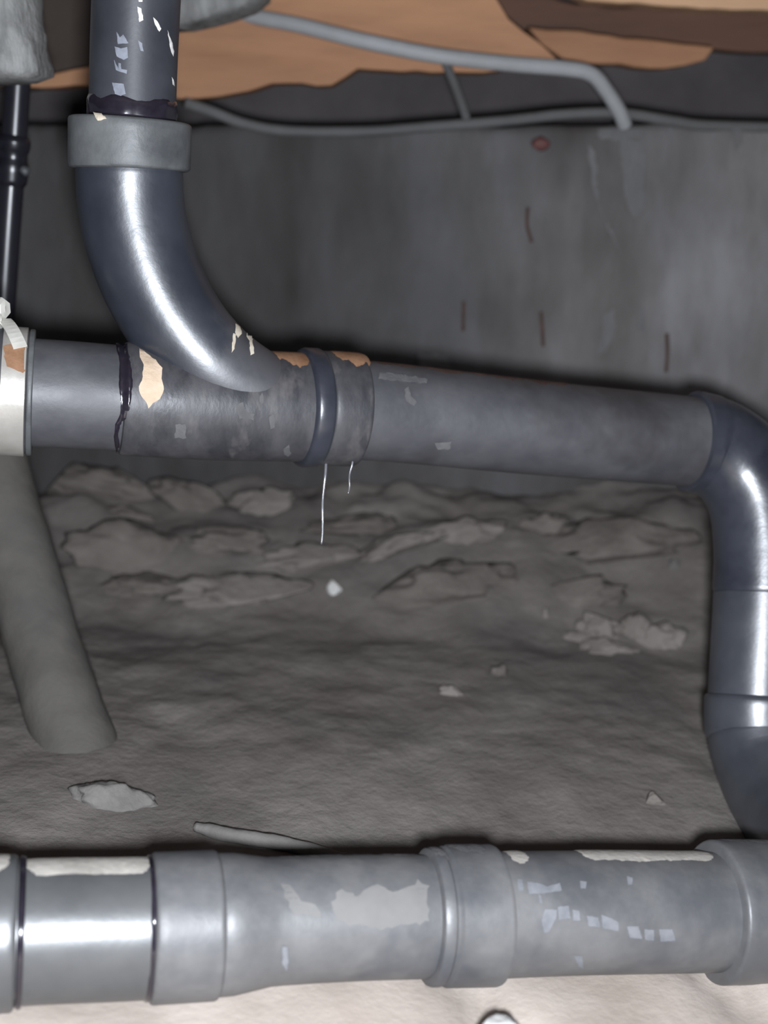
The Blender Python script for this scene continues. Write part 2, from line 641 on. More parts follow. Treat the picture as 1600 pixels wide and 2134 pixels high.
def wall_bm():
    bm = bmesh.new()
    nx, nz = 240, 60
    g = []
    for j in range(nz + 1):
        row = []
        for i in range(nx + 1):
            x = -2.2 + 4.4 * i / nx
            top = 0.603 + 0.006 * fbm((x, 0, 0), 9.0, 3)
            z = -0.05 + (top + 0.05) * j / nz
            row.append(bm.verts.new((x, WALL_Y + wall_depth(x, z) + (0.006 if j == nz else 0), z)))
        g.append(row)
    back = []
    for i in range(nx + 1):
        c = g[nz][i].co
        back.append(bm.verts.new((c.x, WALL_Y + 0.24, c.z - 0.004)))
    g.append(back)
    g.append([bm.verts.new((v.co.x, v.co.y, -0.05)) for v in back])
    for j in range(len(g) - 1):
        for i in range(nx):
            bm.faces.new((g[j][i], g[j][i + 1], g[j + 1][i + 1], g[j + 1][i]))
    return bm


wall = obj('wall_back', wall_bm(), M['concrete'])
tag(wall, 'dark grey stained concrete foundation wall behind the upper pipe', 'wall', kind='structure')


def box(bm, lo, hi, cuts=0):
    vs = [bm.verts.new((x, y, z)) for x in (lo[0], hi[0]) for y in (lo[1], hi[1]) for z in (lo[2], hi[2])]
    for f in ((0, 1, 3, 2), (4, 6, 7, 5), (0, 4, 5, 1), (2, 3, 7, 6), (0, 2, 6, 4), (1, 5, 7, 3)):
        bm.faces.new([vs[i] for i in f])
    bmesh.ops.recalc_face_normals(bm, faces=bm.faces)
    return bm


o = obj('wall_rear', box(bmesh.new(), (-2.2, 2.16, 0.3), (2.2, 2.22, 1.0)), M['gap_shade'], smooth=False)  # dark sheet added where the gap above the wall lies in shade
tag(o, 'dark shade backing in the gap above the concrete wall', 'wall', kind='structure')
o = obj('ceiling', box(bmesh.new(), (-2.2, -0.4, 0.93), (2.2, 2.2, 0.97)), M['wood_dark'], smooth=False)
tag(o, 'dark underside of the floor deck above the crawl space', 'ceiling', kind='structure')


# ------------------------------------------------------------------ timbers above the wall
def timber(name, poly, y, thick, m, label, top=None, rag=3.0):
    rnd = random.Random(len(label))
    pts = []
    n = len(poly)
    for i in range(n):
        (x0, y0), (x1, y1) = poly[i], poly[(i + 1) % n]
        k = max(1, int(math.hypot(x1 - x0, y1 - y0) / 30))
        for q in range(k):
            t = q / k
            j = rnd.uniform(-rag, rag) if q else 0
            pts.append((x0 + (x1 - x0) * t, y0 + (y1 - y0) * t + j))
    bm = bmesh.new()
    f0 = [on_y(px, py, y) for px, py in pts]
    front = [bm.verts.new(p) for p in f0]
    back = [bm.verts.new(p + V((0, thick, 0.002))) for p in f0]
    ff = bm.faces.new(front)
    bb = bm.faces.new(list(reversed(back)))
    m_ = len(pts)
    for i in range(m_):
        bm.faces.new((front[i], back[i], back[(i + 1) % m_], front[(i + 1) % m_]))
    bmesh.ops.recalc_face_normals(bm, faces=bm.faces)
    bmesh.ops.triangulate(bm, faces=[ff, bb])
    o = obj(name, bm, m, smooth=False)
    b = o.modifiers.new('edge', 'BEVEL')
    b.width = 0.004
    b.segments = 2
    b.limit_method = 'ANGLE'
    return tag(o, label, 'timber')


timber('floor_beam', [(52, 181), (64, 168), (120, 152), (190, 138), (300, 90), (335, -260), (985, -260), (1012, -40), (1060, 40), (1120, 86), (1165, 128), (1010, 151), (900, 151), (745, 143), (690, 178), (566, 174), (520, 189), (456, 201), (372, 206), (300, 190), (190, 178)],
       1.69, 0.06, M['wood'], 'rough orange timber beam with a jagged lower edge behind the grey cable')
timber('floor_plank', [(1100, 56), (1180, 62), (1330, 80), (1490, 98), (1470, 126), (1385, 143), (1260, 134), (1175, 124), (1128, 92)],
       1.80, 0.05, M['wood'], 'short orange plank end above the dark gap at the right')
timber('floor_plank', [(960, -60), (1200, 8), (1400, 18), (1700, 26), (2100, 30), (2100, 130), (1640, 112), (1500, 104), (1330, 86), (1180, 68), (1060, 62)],
       1.92, 0.05, M['wood_brown'], 'dark brown floor plank in the upper right corner')
timber('floor_plank', [(1120, -200), (1140, -40), (1225, 2), (1400, 14), (1620, 24), (2100, 30), (2100, -200)],
       1.79, 0.05, M['wood_light'], 'light orange plank along the top right edge')
timber('void_backing', [(-500, -220), (-500, 185), (60, 186), (230, 170), (340, 120), (400, -220)],
       1.78, 0.05, M['wood_dark'], 'nearly black old board behind the black downpipe at upper left')  # dark sheet standing in for the shaded void behind the downpipe

# ------------------------------------------------------------------ rough mortar blocks at the top
def block(name, rows, label, cat):
    """lumpy hanging block: rows of (y, x0, x1, depth)"""
    bm = bmesh.new()
    rings = []
    for (y, x0, x1, d, th) in rows:
        a, b = at(x0, y, d), at(x1, y, d)
        c = (a + b) / 2
        rx = (b - a).length / 2
        ring = []
        for k in range(40):
            t = 2 * math.pi * k / 40
            ct, st = math.cos(t), math.sin(t)
            q = V((abs(ct) ** 0.55 * (1 if ct > 0 else -1) * rx, abs(st) ** 0.55 * (1 if st > 0 else -1) * th, 0))
            p = c + q
            p += V((ct, st, 0.6)) * 0.005 * fbm((p.x * 3, p.y * 3, p.z), 22.0, 4)
            ring.append(bm.verts.new(p))
        rings.append(ring)
    for a, b in zip(rings, rings[1:]):
        for k in range(40):
            bm.faces.new((a[k], a[(k + 1) % 40], b[(k + 1) % 40], b[k]))
    bm.faces.new(rings[0])
    bm.faces.new(list(reversed(rings[-1])))
    bmesh.ops.recalc_face_normals(bm, faces=bm.faces)
    return tag(obj(name, bm, M['mortar']), label, cat)


block('mortar_block', [(-320, -330, 60, 1.20, 0.06)] + [(y, -330, 66 + (y + 60) * 0.17, 1.20, 0.06) for y in range(-60, 141, 20)] + [(158, -325, 98, 1.20, 0.055), (170, -310, 70, 1.20, 0.04)],
      'rough light grey mortar block hanging in the upper left corner', 'block')
block('mortar_lump', [(-320, 350, 545, 1.46, 0.05)] + [(y, 340, 560 - max(0, y) * 1.2, 1.46, 0.05) for y in range(-60, 21, 20)] + [(34, 345, 500, 1.46, 0.045), (48, 350, 452, 1.46, 0.04), (60, 355, 402, 1.46, 0.03)],
      'small rough grey mortar lump right of the black downpipe', 'block')

# ------------------------------------------------------------------ cables on the wall
def cable(name, ctrl, r, m, label, cat='cable', wob=0.0):
    rows = spline([(at(*c), r) for c in ctrl], 8)
    return tag(obj(name, tube_bm(rows, seg=16, wob=wob), m), label, cat)


cable('electrical_cable', [(455, 8, 1.60), (520, 32, 1.585), (620, 52, 1.57), (760, 86, 1.56), (900, 114, 1.56), (1050, 132, 1.575), (1180, 143, 1.59), (1232, 155, 1.60), (1262, 188, 1.615), (1290, 232, 1.63), (1302, 262, 1.645)], 0.0098,
      M['cable'], 'thick light grey cable sagging across the orange timber')
cable('thin_cable', [(385, 214, 1.60), (440, 232, 1.62), (510, 258, 1.635), (600, 273, 1.645), (760, 274, 1.65), (900, 264, 1.65), (1050, 252, 1.65), (1180, 238, 1.65), (1290, 236, 1.65), (1400, 252, 1.66), (1480, 262, 1.67), (1720, 268, 1.68)], 0.0072,
      M['cable_dim'], 'thinner dusty grey cable lying along the top edge of the concrete wall')
cable('metal_strap', [(928, 130, 1.575), (944, 168, 1.60), (958, 206, 1.625), (972, 246, 1.645)], 0.006, M['cable_dim'], 'short dull strap dropping from the sagging cable to the thin cable', 'strap')
tag(obj('red_clip', rock(at(1126, 300, 1.655), (0.013, 0.008, 0.010), 3, 0.2, 2), M['red']), 'small dull red clip below the thin cable on the wall', 'clip')

# rust stained tie ends and mortar smears on the wall
for pts, wd in (([(1390, 695), (1391, 730), (1388, 776)], 7), ([(1127, 650), (1130, 688), (1132, 722)], 6), ([(966, 628), (965, 690)], 6), ([(1100, 432), (1098, 470), (1108, 505)], 6)):
    rows = []
    for px, py in pts:
        p = on_y(px, py, WALL_Y)
        p.y += wall_depth(p.x, p.z) + 0.001
        rows.append((p, wd / F * 1.7 / 1.6))
    obj('rust_streak', tube_bm(spline(rows, 4), seg=10), M['iron'], wall)
wb = bvh_of(wall)
M['haze'] = mat('pale dust smear', (0.125, 0.122, 0.118), (0.15, 0.146, 0.141), 40, (0.6, 0.8), 0.3)
M['smear'] = mat('pale mortar smear', (0.120, 0.117, 0.116), (0.155, 0.151, 0.150), 20, (0.8, 0.95), 0.2, 0.3, 80, stretch=(2, 1, 0.6))
for poly in ([(1225, 300), (1240, 320), (1245, 420), (1290, 520), (1262, 470), (1230, 380)], [(1242, 240), (1340, 238), (1345, 282), (1300, 292), (1250, 290)],
             [(1260, 650), (1278, 640), (1280, 700), (1262, 730), (1240, 740)], [(1390, 270), (1400, 260), (1404, 300), (1396, 310)], [(1330, 640), (1340, 640), (1342, 690), (1328, 690)],
             [(1525, 260), (1542, 258), (1544, 300), (1530, 312)], [(1290, 290), (1345, 295), (1338, 450), (1318, 452), (1300, 400)], [(870, 735), (930, 738), (940, 765), (880, 768)]):
    obj('mortar_smear', coat(poly, wb, 0.003, 6, 4, 0.002, 0.006), M['smear'], wall)

# ------------------------------------------------------------------ upper drain line
UPL = Line([(-620, 772, 0.955), (0, 814, 1.013), (150, 823, 1.028), (440, 843, 1.062), (760, 856, 1.113), (1100, 890, 1.165), (1400, 917, 1.215), (1450, 921, 1.222)])
up = thing('upper_drain_pipe', 'dusty black drain pipe run crossing in front of the concrete wall, swept branch above', 'drain pipe', (at(700, 855, 1.1).x, at(700, 855, 1.1).y, 0.25))

sA, sB, sC, sD = UPL.s(-20), UPL.s(262), UPL.s(640), UPL.s(745)
R0 = 0.0445
stub = sharp(obj('stub_pipe', tube_bm(UPL.cut(sA, sB, [(0, R0), (0.01, R0)]), seg=64), M['pipe_dust'], up))
RB = 0.0478
barrel = sharp(obj('tee_barrel', tube_bm(UPL.cut(sB - 0.004, sC + 0.01, [(0, RB - 0.003), (0.001, RB - 0.001), (0.003, RB), (0.02, RB)]), seg=64), M['fit_dirty'], up))

BR = Line([(272, 232, 1.008), (271, 290, 1.013), (270, 350, 1.018), (273, 420, 1.024), (288, 500, 1.030), (320, 592, 1.036), (373, 684, 1.043), (444, 763, 1.052), (520, 816, 1.066), (580, 842, 1.080), (640, 850, 1.092)])
b0 = BR.s(348, 1)
RBR = 0.0436
branch = sharp(obj('swept_branch', tube_bm(BR.cut(b0, BR.len[-1], [(0, RBR - 0.001), (0.004, RBR), (0.06, RBR), (-0.10, 0.0405), (-0.04, 0.0390), (0, 0.038)], 0.006), seg=64), M['sweep'], up))
h0, h1 = BR.s(250, 1), BR.s(354, 1)
hub = sharp(obj('branch_socket', tube_bm(BR.cut(h0, h1, hub_prof(h1 - h0, 0.0497)), seg=64), M['hub_dust'], up))
# coupling rings at the outlet
s1, s2, s3 = UPL.s(622), UPL.s(664), UPL.s(742)
ring1 = sharp(obj('outlet_collar', tube_bm(UPL.cut(s1, s2, hub_prof(s2 - s1, 0.0528, round_=0.004)), seg=64), M['fit_gloss'], up))
ring2 = sharp(obj('outlet_socket', tube_bm(UPL.cut(s2 - 0.001, s3, hub_prof(s3 - s2 + 0.001, 0.0508)), seg=64), M['fit_dirty'], up))
sE = UPL.s(1446)
straight = sharp(obj('straight_pipe', tube_bm(UPL.cut(s3 - 0.004, sE, [(0, R0), (0.01, R0)]), seg=64), M['pipe_dust'], up))

# right bend and riser
RS = Line([(1400, 917, 1.215), (1450, 921, 1.222), (1500, 938, 1.226), (1548, 980, 1.226), (1580, 1045, 1.222), (1592, 1140, 1.217), (1590, 1240, 1.212), (1585, 1350, 1.206), (1580, 1450, 1.200), (1582, 1530, 1.194), (1606, 1612, 1.172), (1649, 1692, 1.125), (1706, 1775, 1.055), (1772, 1850, 0.985)])
q0, q1, q2, q3, q4 = RS.s(1436), RS.s(1240, 1), RS.s(1450, 1), RS.s(1530, 1), RS.len[-1]
bend = sharp(obj('right_bend', tube_bm(RS.cut(q0, q1, [(0, 0.0470), (0.002, 0.0496), (0.018, 0.0496), (0.021, 0.0484), (-0.004, 0.0484), (-0.001, 0.0476), (0, 0.0462)], 0.006), seg=64), M['fit_gloss'], up))
M['riser'] = mat('riser plastic', (0.034, 0.037, 0.045), (0.055, 0.058, 0.068), 12, (0.34, 0.40), 1.0, 0.03, 60)
riser = sharp(obj('riser_pipe', tube_bm(RS.cut(q1 - 0.002, q2 + 0.002, [(0, 0.0462), (0.002, 0.0476), (-0.002, 0.0476), (0, 0.046)], 0.006), seg=64), M['riser'], up))
rsock = sharp(obj('riser_socket', tube_bm(RS.cut(q2, q3, hub_prof(q3 - q2, 0.0512, round_=0.004)), seg=64), M['riser'], up))
lbend = sharp(obj('lower_bend', tube_bm(RS.cut(q3 - 0.002, q4, [(0, 0.0475), (0.003, 0.0488), (0.02, 0.0488)], 0.006), seg=64), M['riser'], up))

# down pipe dropping in the branch socket
DP = Line([(300, -420, 0.947), (292, -200, 0.967), (284, 0, 0.987), (279, 120, 0.999), (275, 260, 1.012)])
dpipe = sharp(obj('down_pipe', tube_bm(DP.cut(0, DP.len[-1], [(0, 0.0350), (0.01, 0.0350)]), seg=64), M['pipe_black'], up))
g0, g1 = DP.s(204, 1), DP.s(246, 1)
obj('joint_cement', tube_bm(DP.cut(g0, g1, [(0, 0.0346), (0.004, 0.0360), (0.012, 0.0366), (0.02, 0.0366)], 0.002), seg=64, wob=0.0016, ws=45), M['glue'], up)

# tan paste, flakes, joint cement, smudges
ub = bvh_of(barrel)
obj('dried_paste', coat([(290, 728), (304, 738), (324, 752), (338, 768), (336, 790), (341, 812), (332, 832), (318, 840), (309, 851), (303, 836), (294, 826), (289, 806), (297, 786), (299, 762), (291, 746)], ub, 0.0012, 4, 1.5, 0.0012), M['tan'], up)
bb_ = bvh_of(branch)
for poly in ([(488, 676), (498, 682), (501, 698), (494, 706), (488, 694)], [(508, 668), (522, 676), (528, 694), (524, 716), (528, 738), (520, 742), (518, 712), (511, 704)], [(484, 696), (490, 698), (487, 728), (481, 736)]):
    obj('pale_flake', coat(poly, bb_, 0.0012, 3, 1.0, 0.0008), M['flake'], up)
ub2 = bvh_of(barrel, stub, ring1, ring2, branch, straight)
for poly in ([(492, 846), (505, 838), (512, 858), (530, 862), (528, 876), (498, 872)], [(365, 884), (386, 882), (388, 912), (364, 912)], [(590, 934), (602, 925), (607, 944), (600, 950), (592, 946)], [(540, 830), (548, 812), (546, 850)], [(560, 868), (570, 862), (572, 890), (563, 894)]):
    obj('grey_smudge', coat(poly, ub2, 0.0006, 4, 2, 0.0006), M['dust_grey'], up)
sbv = bvh_of(straight)
for poly in ([(842, 812), (850, 806), (856, 828), (868, 838), (862, 846), (846, 836)], [(905, 922), (940, 918), (938, 934), (912, 936)], [(790, 775), (830, 780), (890, 792), (888, 800), (820, 795), (788, 790)]):
    obj('grey_smudge', coat(poly, sbv, 0.0006, 4, 2, 0.0006), M['dust_grey'], up)
gb = bvh_of(barrel, stub)
obj('joint_cement', coat([(240, 716), (266, 712), (273, 760), (276, 800), (272, 838), (264, 872), (250, 884), (246, 900), (250, 936), (242, 940), (237, 906), (240, 882), (250, 862), (252, 840), (247, 800), (249, 760)], gb, 0.0016, 4, 1.0, 0.0012), M['glue'], up)
# rust film along the crown by the tee outlet
obj('rust_film', dust_strip(UPL, UPL.s(520), UPL.s(632), RB, -0.6, 0.62, 0.3, seed=3), M['rust'], up)
obj('rust_film', dust_strip(UPL, UPL.s(676), UPL.s(745), 0.0508, -0.6, 0.55, 0.25, seed=5), M['rust'], up)
obj('rust_film', dust_strip(UPL, UPL.s(756), UPL.s(1180), R0, -0.9, 0.28, 0.2, seed=6), M['iron'], up)
# print on the down pipe
db = bvh_of(dpipe)
for poly in ([(234, 172), (258, 175), (262, 196), (252, 200), (240, 196)], [(238, 124), (242, 146), (264, 154), (265, 146), (253, 144), (252, 132), (247, 131), (247, 143)],
             [(239, 97), (252, 101), (265, 98), (267, 120), (258, 125), (244, 118)], [(243, 66), (250, 78), (257, 72), (268, 90), (246, 92)], [(288, 84), (296, 90), (299, 107), (293, 106)]):
    obj('print_mark', coat(poly, db, 0.0004, 3, 0.6, 0.0), M['print'], dpipe)
for poly in ([(288, -6), (297, -4), (296, 4), (289, 4)], [(286, 14), (294, 18), (298, 42), (290, 46)], [(318, 36), (326, 44), (334, 60), (330, 66), (322, 52)], [(346, 62), (354, 84), (360, 106), (359, 118), (353, 104)], [(355, 160), (360, 170), (362, 180), (357, 176)]):
    obj('painted_glint', coat(poly, db, 0.0010, 3, 0.8, 0.001), M['white_stone'], dpipe)  # glints painted on the pipe as white crusts
for poly in ([(195, 238), (212, 240), (224, 248), (206, 252)],):
    obj('socket_crumb', coat(poly, bvh_of(hub), 0.0015, 3, 1, 0.001), M['flake'], up)

# water threads hanging under the tee
for px, y0, y1, r in ((679, 944, 1134, 0.0011), (735, 948, 1028, 0.0007)):
    rows = []
    for k in range(9):
        t = k / 8
        rows.append((at(px - 10 * t + 1.5 * math.sin(t * 9), y0 + (y1 - y0) * t, 1.09), r * (0.75 + 0.5 * abs(math.sin(t * 7))) * (1 - 0.5 * t)))
    tag(obj('water_thread', tube_bm(spline(rows, 4), seg=8), M['water']), 'longer pale water thread dripping under the tee outlet collar' if r > 0.0010 else 'short faint water thread dripping under the upper pipe socket', 'water drip', 'water threads under the tee')

# ------------------------------------------------------------------ rubber coupling and hose clamp on the left end
cp = thing('rubber_coupling', 'black rubber coupling at the left end of the upper pipe, under the steel clamp', 'coupling', at(-120, 810, 1.0))
c0, c1 = UPL.s(-420), UPL.s(60)
sharp(obj('sleeve', tube_bm(UPL.cut(c0, c1, hub_prof(c1 - c0, 0.0512)), seg=64), M['rubber'], cp))
k0, k1 = UPL.s(4), UPL.s(56)
hc = thing('hose_clamp', 'shiny stainless steel hose clamp with screw around the rubber coupling', 'hose clamp', at(25, 812, 1.0))
band = sharp(obj('band', tube_bm(UPL.cut(k0, k1, [(0, 0.0508), (0.0006, 0.0530), (-0.0006, 0.0530), (0, 0.0508)]), seg=72), M['steel'], hc))
lip = sharp(obj('sleeve_lip', tube_bm(UPL.cut(k1 + 0.001, k1 + 0.0055, hub_prof(0.0045, 0.0520, round_=0.001)), seg=64), M['hub_dust'], cp))
bvb = bvh_of(band)
obj('rust_film', coat([(6, 722), (40, 716), (66, 728), (72, 772), (60, 768), (48, 778), (30, 770), (14, 764)], bvb, 0.0006, 4, 2, 0.0), M['rust'], hc)


def strip(rows, width_dir, wd, th):
    """bent metal strip along rows"""
    bm = bmesh.new()
    fr = frames([(p, 0) for p in rows])
    prev = None
    for p, (t, u, v) in zip(rows, fr):
        wv = (width_dir - t * width_dir.dot(t)).normalized()
        nv = t.cross(wv)
        cur = [bm.verts.new(p + wv * a * wd / 2 + nv * b * th / 2) for a, b in ((-1, -1), (1, -1), (1, 1), (-1, 1))]
        if prev:
            for k in range(4):
                bm.faces.new((prev[k], prev[(k + 1) % 4], cur[(k + 1) % 4], cur[k]))
        else:
            bm.faces.new(list(reversed(cur)))
        prev = cur
    bm.faces.new(prev)
    bmesh.ops.recalc_face_normals(bm, faces=bm.faces)
    return bm


ax = (UPL.p(k1) - UPL.p(k0)).normalized()
kc = UPL.p((k0 + k1) / 2)
tail = []
for k in range(9):
    a = math.radians(88 - 40 * k / 8)             # from the crown down towards the viewer
    rr = 0.0545 + 0.004 * (1 - k / 8)
    up_ = (V((0, 0, 1)) - ax * ax.z).normalized()
    fr_ = ax.cross(up_)
    if fr_.y > 0:
        fr_ = -fr_
    tail.append(kc - ax * (0.010 - 0.0018 * k) + up_ * math.sin(a) * rr + fr_ * math.cos(a) * rr)
obj('band_tail', strip([p for r, p in enumerate(tail)], ax, 0.011, 0.0012), M['steel_pale'], hc, smooth=False)
sc_ = at(-16, 676, 1.0)
bm = bmesh.new()
tube(bm, [(sc_ + V((-0.004, 0.012, -0.012)), 0.008), (sc_ + V((0, 0, 0)), 0.0085), (sc_ + V((0.002, -0.008, 0.006)), 0.0085), (sc_ + V((0.0025, -0.010, 0.0075)), 0.006)], seg=20)
sharp(obj('screw_housing', bm, M['steel_pale'], hc))
sh = at(-2, 643, 1.0)
bm = bmesh.new()
tube(bm, [(sh + V((-0.012, 0.006, 0)), 0.0090), (sh + V((0.003, 0, 0)), 0.0090), (sh + V((0.0055, -0.001, 0)), 0.0075), (sh + V((0.006, -0.001, 0)), 0.003)], seg=6)
sharp(obj('screw_head', bm, M['steel_pale'], hc), 20)
obj('screw_shaft', tube_bm([(sh + V((-0.006, 0.004, 0)), 0.0045), (sc_ + V((0, 0, -0.004)), 0.0045)], seg=12), M['steel'], hc)

# ------------------------------------------------------------------ dark vertical pipe on the far left
VP = Line([(62, -260, 1.285), (44, 60, 1.325), (30, 290, 1.352), (17, 480, 1.375), (6, 650, 1.396), (-4, 790, 1.412)])
vp = thing('vent_pipe', 'glossy black narrow upright pipe at the far left edge above the clamp', 'pipe', VP.p(VP.len[-1]))
sharp(obj('pipe', tube_bm(VP.cut(0, VP.len[-1], [(0, 0.0135), (0.1, 0.0135)]), seg=40), M['vent_pipe'], vp))
v0, v1 = VP.s(282, 1), VP.s(388, 1)
sharp(obj('joint', tube_bm(VP.cut(v0, v1, [(0, 0.0136), (0.003, 0.0165), (0.007, 0.0178), (0.014, 0.0172), (0.019, 0.0152), (0.026, 0.0152), (0.031, 0.0172), (0.036, 0.0178), (-0.004, 0.0165), (0, 0.0136)]), seg=40), M['vent_pipe'], vp))
obj('bolt', rock(at(52, 356, 1.345), (0.006, 0.006, 0.006), 2, 0.12, 2), M['hub_dust'], vp)

# ------------------------------------------------------------------ old dusty pipe leaning into the ground, lower left
OP = Line([(-58, 780, 1.34), (-20, 930, 1.315), (30, 1120, 1.28), (88, 1330, 1.245), (150, 1530, 1.20), (188, 1640, 1.175)])
op = thing('leaning_drain_pipe', 'dust caked grey pipe leaning into the dirt floor at lower left', 'pipe', OP.p(OP.len[-1]))
sharp(obj('pipe', tube_bm(OP.cut(0, OP.len[-1], [(0, 0.034), (0.1, 0.034), (-0.10, 0.038), (0, 0.040)]), seg=48, wob=0.002, ws=20), M['old_pipe'], op))

# ------------------------------------------------------------------ lower drain line on the sand
LW = Line([(-1100, 2012, 0.700), (-300, 1964, 0.757), (60, 1941, 0.785), (310, 1933, 0.805), (700, 1913, 0.838), (950, 1908, 0.860), (1200, 1901, 0.882), (1550, 1899, 0.915), (2300, 1895, 0.990)])
lw = thing('lower_drain_pipe', 'grey dusty drain pipe with several sockets lying on pale sand in front', 'drain pipe', V((LW.p(LW.s(800)).x, LW.p(LW.s(800)).y, 0.0)))
X = lambda v: LW.s(v)
RL = 0.0443
lhub = sharp(obj('left_socket', tube_bm(LW.cut(X(-420), X(34), hub_prof(X(34) - X(-420), 0.0478)), seg=64), M['low_pipe'], lw))
lpipe = sharp(obj('left_pipe', tube_bm(LW.cut(X(30), X(318), [(0, RL), (0.01, RL)]), seg=64), M['low_pipe'], lw))
coup = sharp(obj('reducer_socket', tube_bm(LW.cut(X(312), X(452), hub_prof(X(452) - X(312), 0.0476)), seg=64), M['low_dust'], lw))
Lr = X(892) - X(448)
red = sharp(obj('reducer_body', tube_bm(LW.cut(X(448), X(892), [(0, 0.0445), (0.002, 0.0455), (0.012, 0.0452), (0.036, 0.0412), (0.045, 0.0409), (-0.004, 0.0409), (0, 0.0409)]), seg=64), M['low_dust'], lw))
mhub = sharp(obj('middle_socket', tube_bm(LW.cut(X(884), X(1030), [(0, 0.0425), (0.0015, 0.0452), (0.004, 0.0462), (0.0085, 0.0462), (0.010, 0.0450), (0.012, 0.0450), (0.014, 0.0470), (-0.003, 0.0478), (-0.001, 0.0472), (0, 0.0450)], 0.004), seg=64), M['low_dust'], lw))
mpipe = sharp(obj('printed_pipe', tube_bm(LW.cut(X(1024), X(1500), [(0, 0.0425), (0.01, 0.0425)]), seg=64), M['low_dust'], lw))
rhub = sharp(obj('right_wye_body', tube_bm(LW.cut(X(1484), X(2150), hub_prof(X(2150) - X(1484), 0.0512)), seg=64), M['low_dust'], lw))
# pale dust lying along the crown
d2r = math.radians
obj('crown_dust', dust_strip(LW, X(-400), X(20), 0.0478, d2r(-75), d2r(18), 0.06, seed=1), M['dust'], lw)
obj('crown_dust', dust_strip(LW, X(44), X(308), RL, d2r(-75), d2r(20), 0.05, seed=2), M['dust'], lw)
obj('crown_dust', dust_strip(LW, X(1046), X(1092), 0.0425, d2r(-75), d2r(20), 0.10, seed=3), M['dust'], lw)
obj('crown_dust', dust_strip(LW, X(1196), X(1474), 0.0425, d2r(-75), d2r(12), 0.10, seed=4), M['dust'], lw)
obj('crown_dust', dust_strip(LW, X(890), X(915), 0.0462, d2r(-75), d2r(14), 0.1, seed=5), M['dust_grey'], lw)
obj('crown_dust', dust_strip(LW, X(924), X(1006), 0.0477, d2r(-75), d2r(0), 0.25, seed=6), M['dust_grey'], lw)
obj('crown_dust', dust_strip(LW, X(1500), X(1640), 0.0512, d2r(-75), d2r(-4), 0.15, seed=7), M['dust_grey'], lw)
obj('crown_dust', dust_strip(LW, X(470), X(880), 0.0410, d2r(-75), d2r(-20), 0.2, seed=8), M['dust_grey'], lw)
rb = bvh_of(red)
for poly in ([(690, 1880), (712, 1852), (740, 1872), (775, 1846), (830, 1856), (870, 1832), (895, 1846), (894, 1920), (800, 1936), (700, 1920)], [(585, 1842), (604, 1844), (622, 1868), (660, 1890), (668, 1912), (610, 1900), (592, 1870)]):
    obj('dust_smear', coat(poly, rb, 0.00008, 6, 6, 0.0), M['haze'], lw)
obj('pale_chip', coat([(588, 1972), (597, 1972), (600, 2004), (596, 2020), (588, 2008)], rb, 0.001, 3, 1, 0.0006), M['print_low'], lw)
pb = bvh_of(mpipe)
for poly in ([(1077, 1832), (1088, 1834), (1090, 1856), (1080, 1857)], [(1098, 1838), (1118, 1840), (1140, 1848), (1166, 1840), (1170, 1856), (1130, 1862), (1102, 1863)], [(1122, 1864), (1127, 1868), (1129, 1884), (1124, 1880)],
             [(1135, 1895), (1160, 1896), (1158, 1914), (1144, 1940), (1134, 1944), (1128, 1918)], [(1162, 1890), (1185, 1888), (1188, 1914), (1164, 1916)], [(1192, 1896), (1206, 1898), (1209, 1918), (1194, 1918)],
             [(1222, 1908), (1246, 1912), (1250, 1932), (1226, 1930)], [(1252, 1906), (1274, 1914), (1288, 1922), (1288, 1940), (1256, 1934)], [(1306, 1930), (1330, 1930), (1338, 1956), (1312, 1954)], [(1342, 1936), (1362, 1938), (1362, 1960), (1344, 1958)],
             [(1373, 1936), (1400, 1936), (1407, 1960), (1376, 1962)], [(1195, 1990), (1212, 1992), (1216, 2018), (1206, 2014)], [(1306, 1826), (1318, 1830), (1316, 1844), (1308, 1844)], [(1208, 1836), (1222, 1838), (1220, 1852), (1210, 1852)]):
    obj('print_mark', coat(poly, pb, 0.0003, 3, 0.8, 0.0), M['print_low'], mpipe)
# glossy joint cement between the pieces
for a, r in ((36, 0.0462), (302, 0.0454)):
    s = X(a)
    obj('joint_cement', tube_bm(LW.cut(s, s + 0.0042, hub_prof(0.0042, r, round_=0.0015), 0.002), seg=64, wob=0.0012, ws=60), M['glue'], lw)

# ------------------------------------------------------------------ pale sand the lower pipe lies on
def sand_bm():
    bm = bmesh.new()
    nx, ny = 200, 50
    g = []
    for j in range(ny + 1):
        row = []
        for i in range(nx + 1):
            x = -1.7 + 3.4 * i / nx
            back = LW.p(min(max(0, x + 1.0), LW.len[-1])).y if False else 0.756 + 0.218 * x
            y = 0.12 + (back + 0.01 - 0.12) * j / ny
            t = j / ny
            z = -0.014 - 0.115 * x + 0.006 * fbm((x, y, 3), 6.0, 3) + 0.0015 * fbm((x, y, 9), 40.0, 3) 
            gx = (x - 0.125) - (0.60 - y) * 0.45                     # furrow beside the middle socket
            z -= 0.022 * math.exp(-(gx / 0.016) ** 2) * (1 if y < 0.66 else 0.6)
            gx = (x - 0.325) - (0.62 - y) * 0.5
            z -= 0.012 * math.exp(-(gx / 0.02) ** 2)
            if j == 0:
                z -= 0.03
            row.append(bm.verts.new((x, y, z)))
        g.append(row)
    for j in range(ny):
        for i in range(nx):
            bm.faces.new((g[j][i], g[j][i + 1], g[j + 1][i + 1], g[j + 1][i]))
    return bm


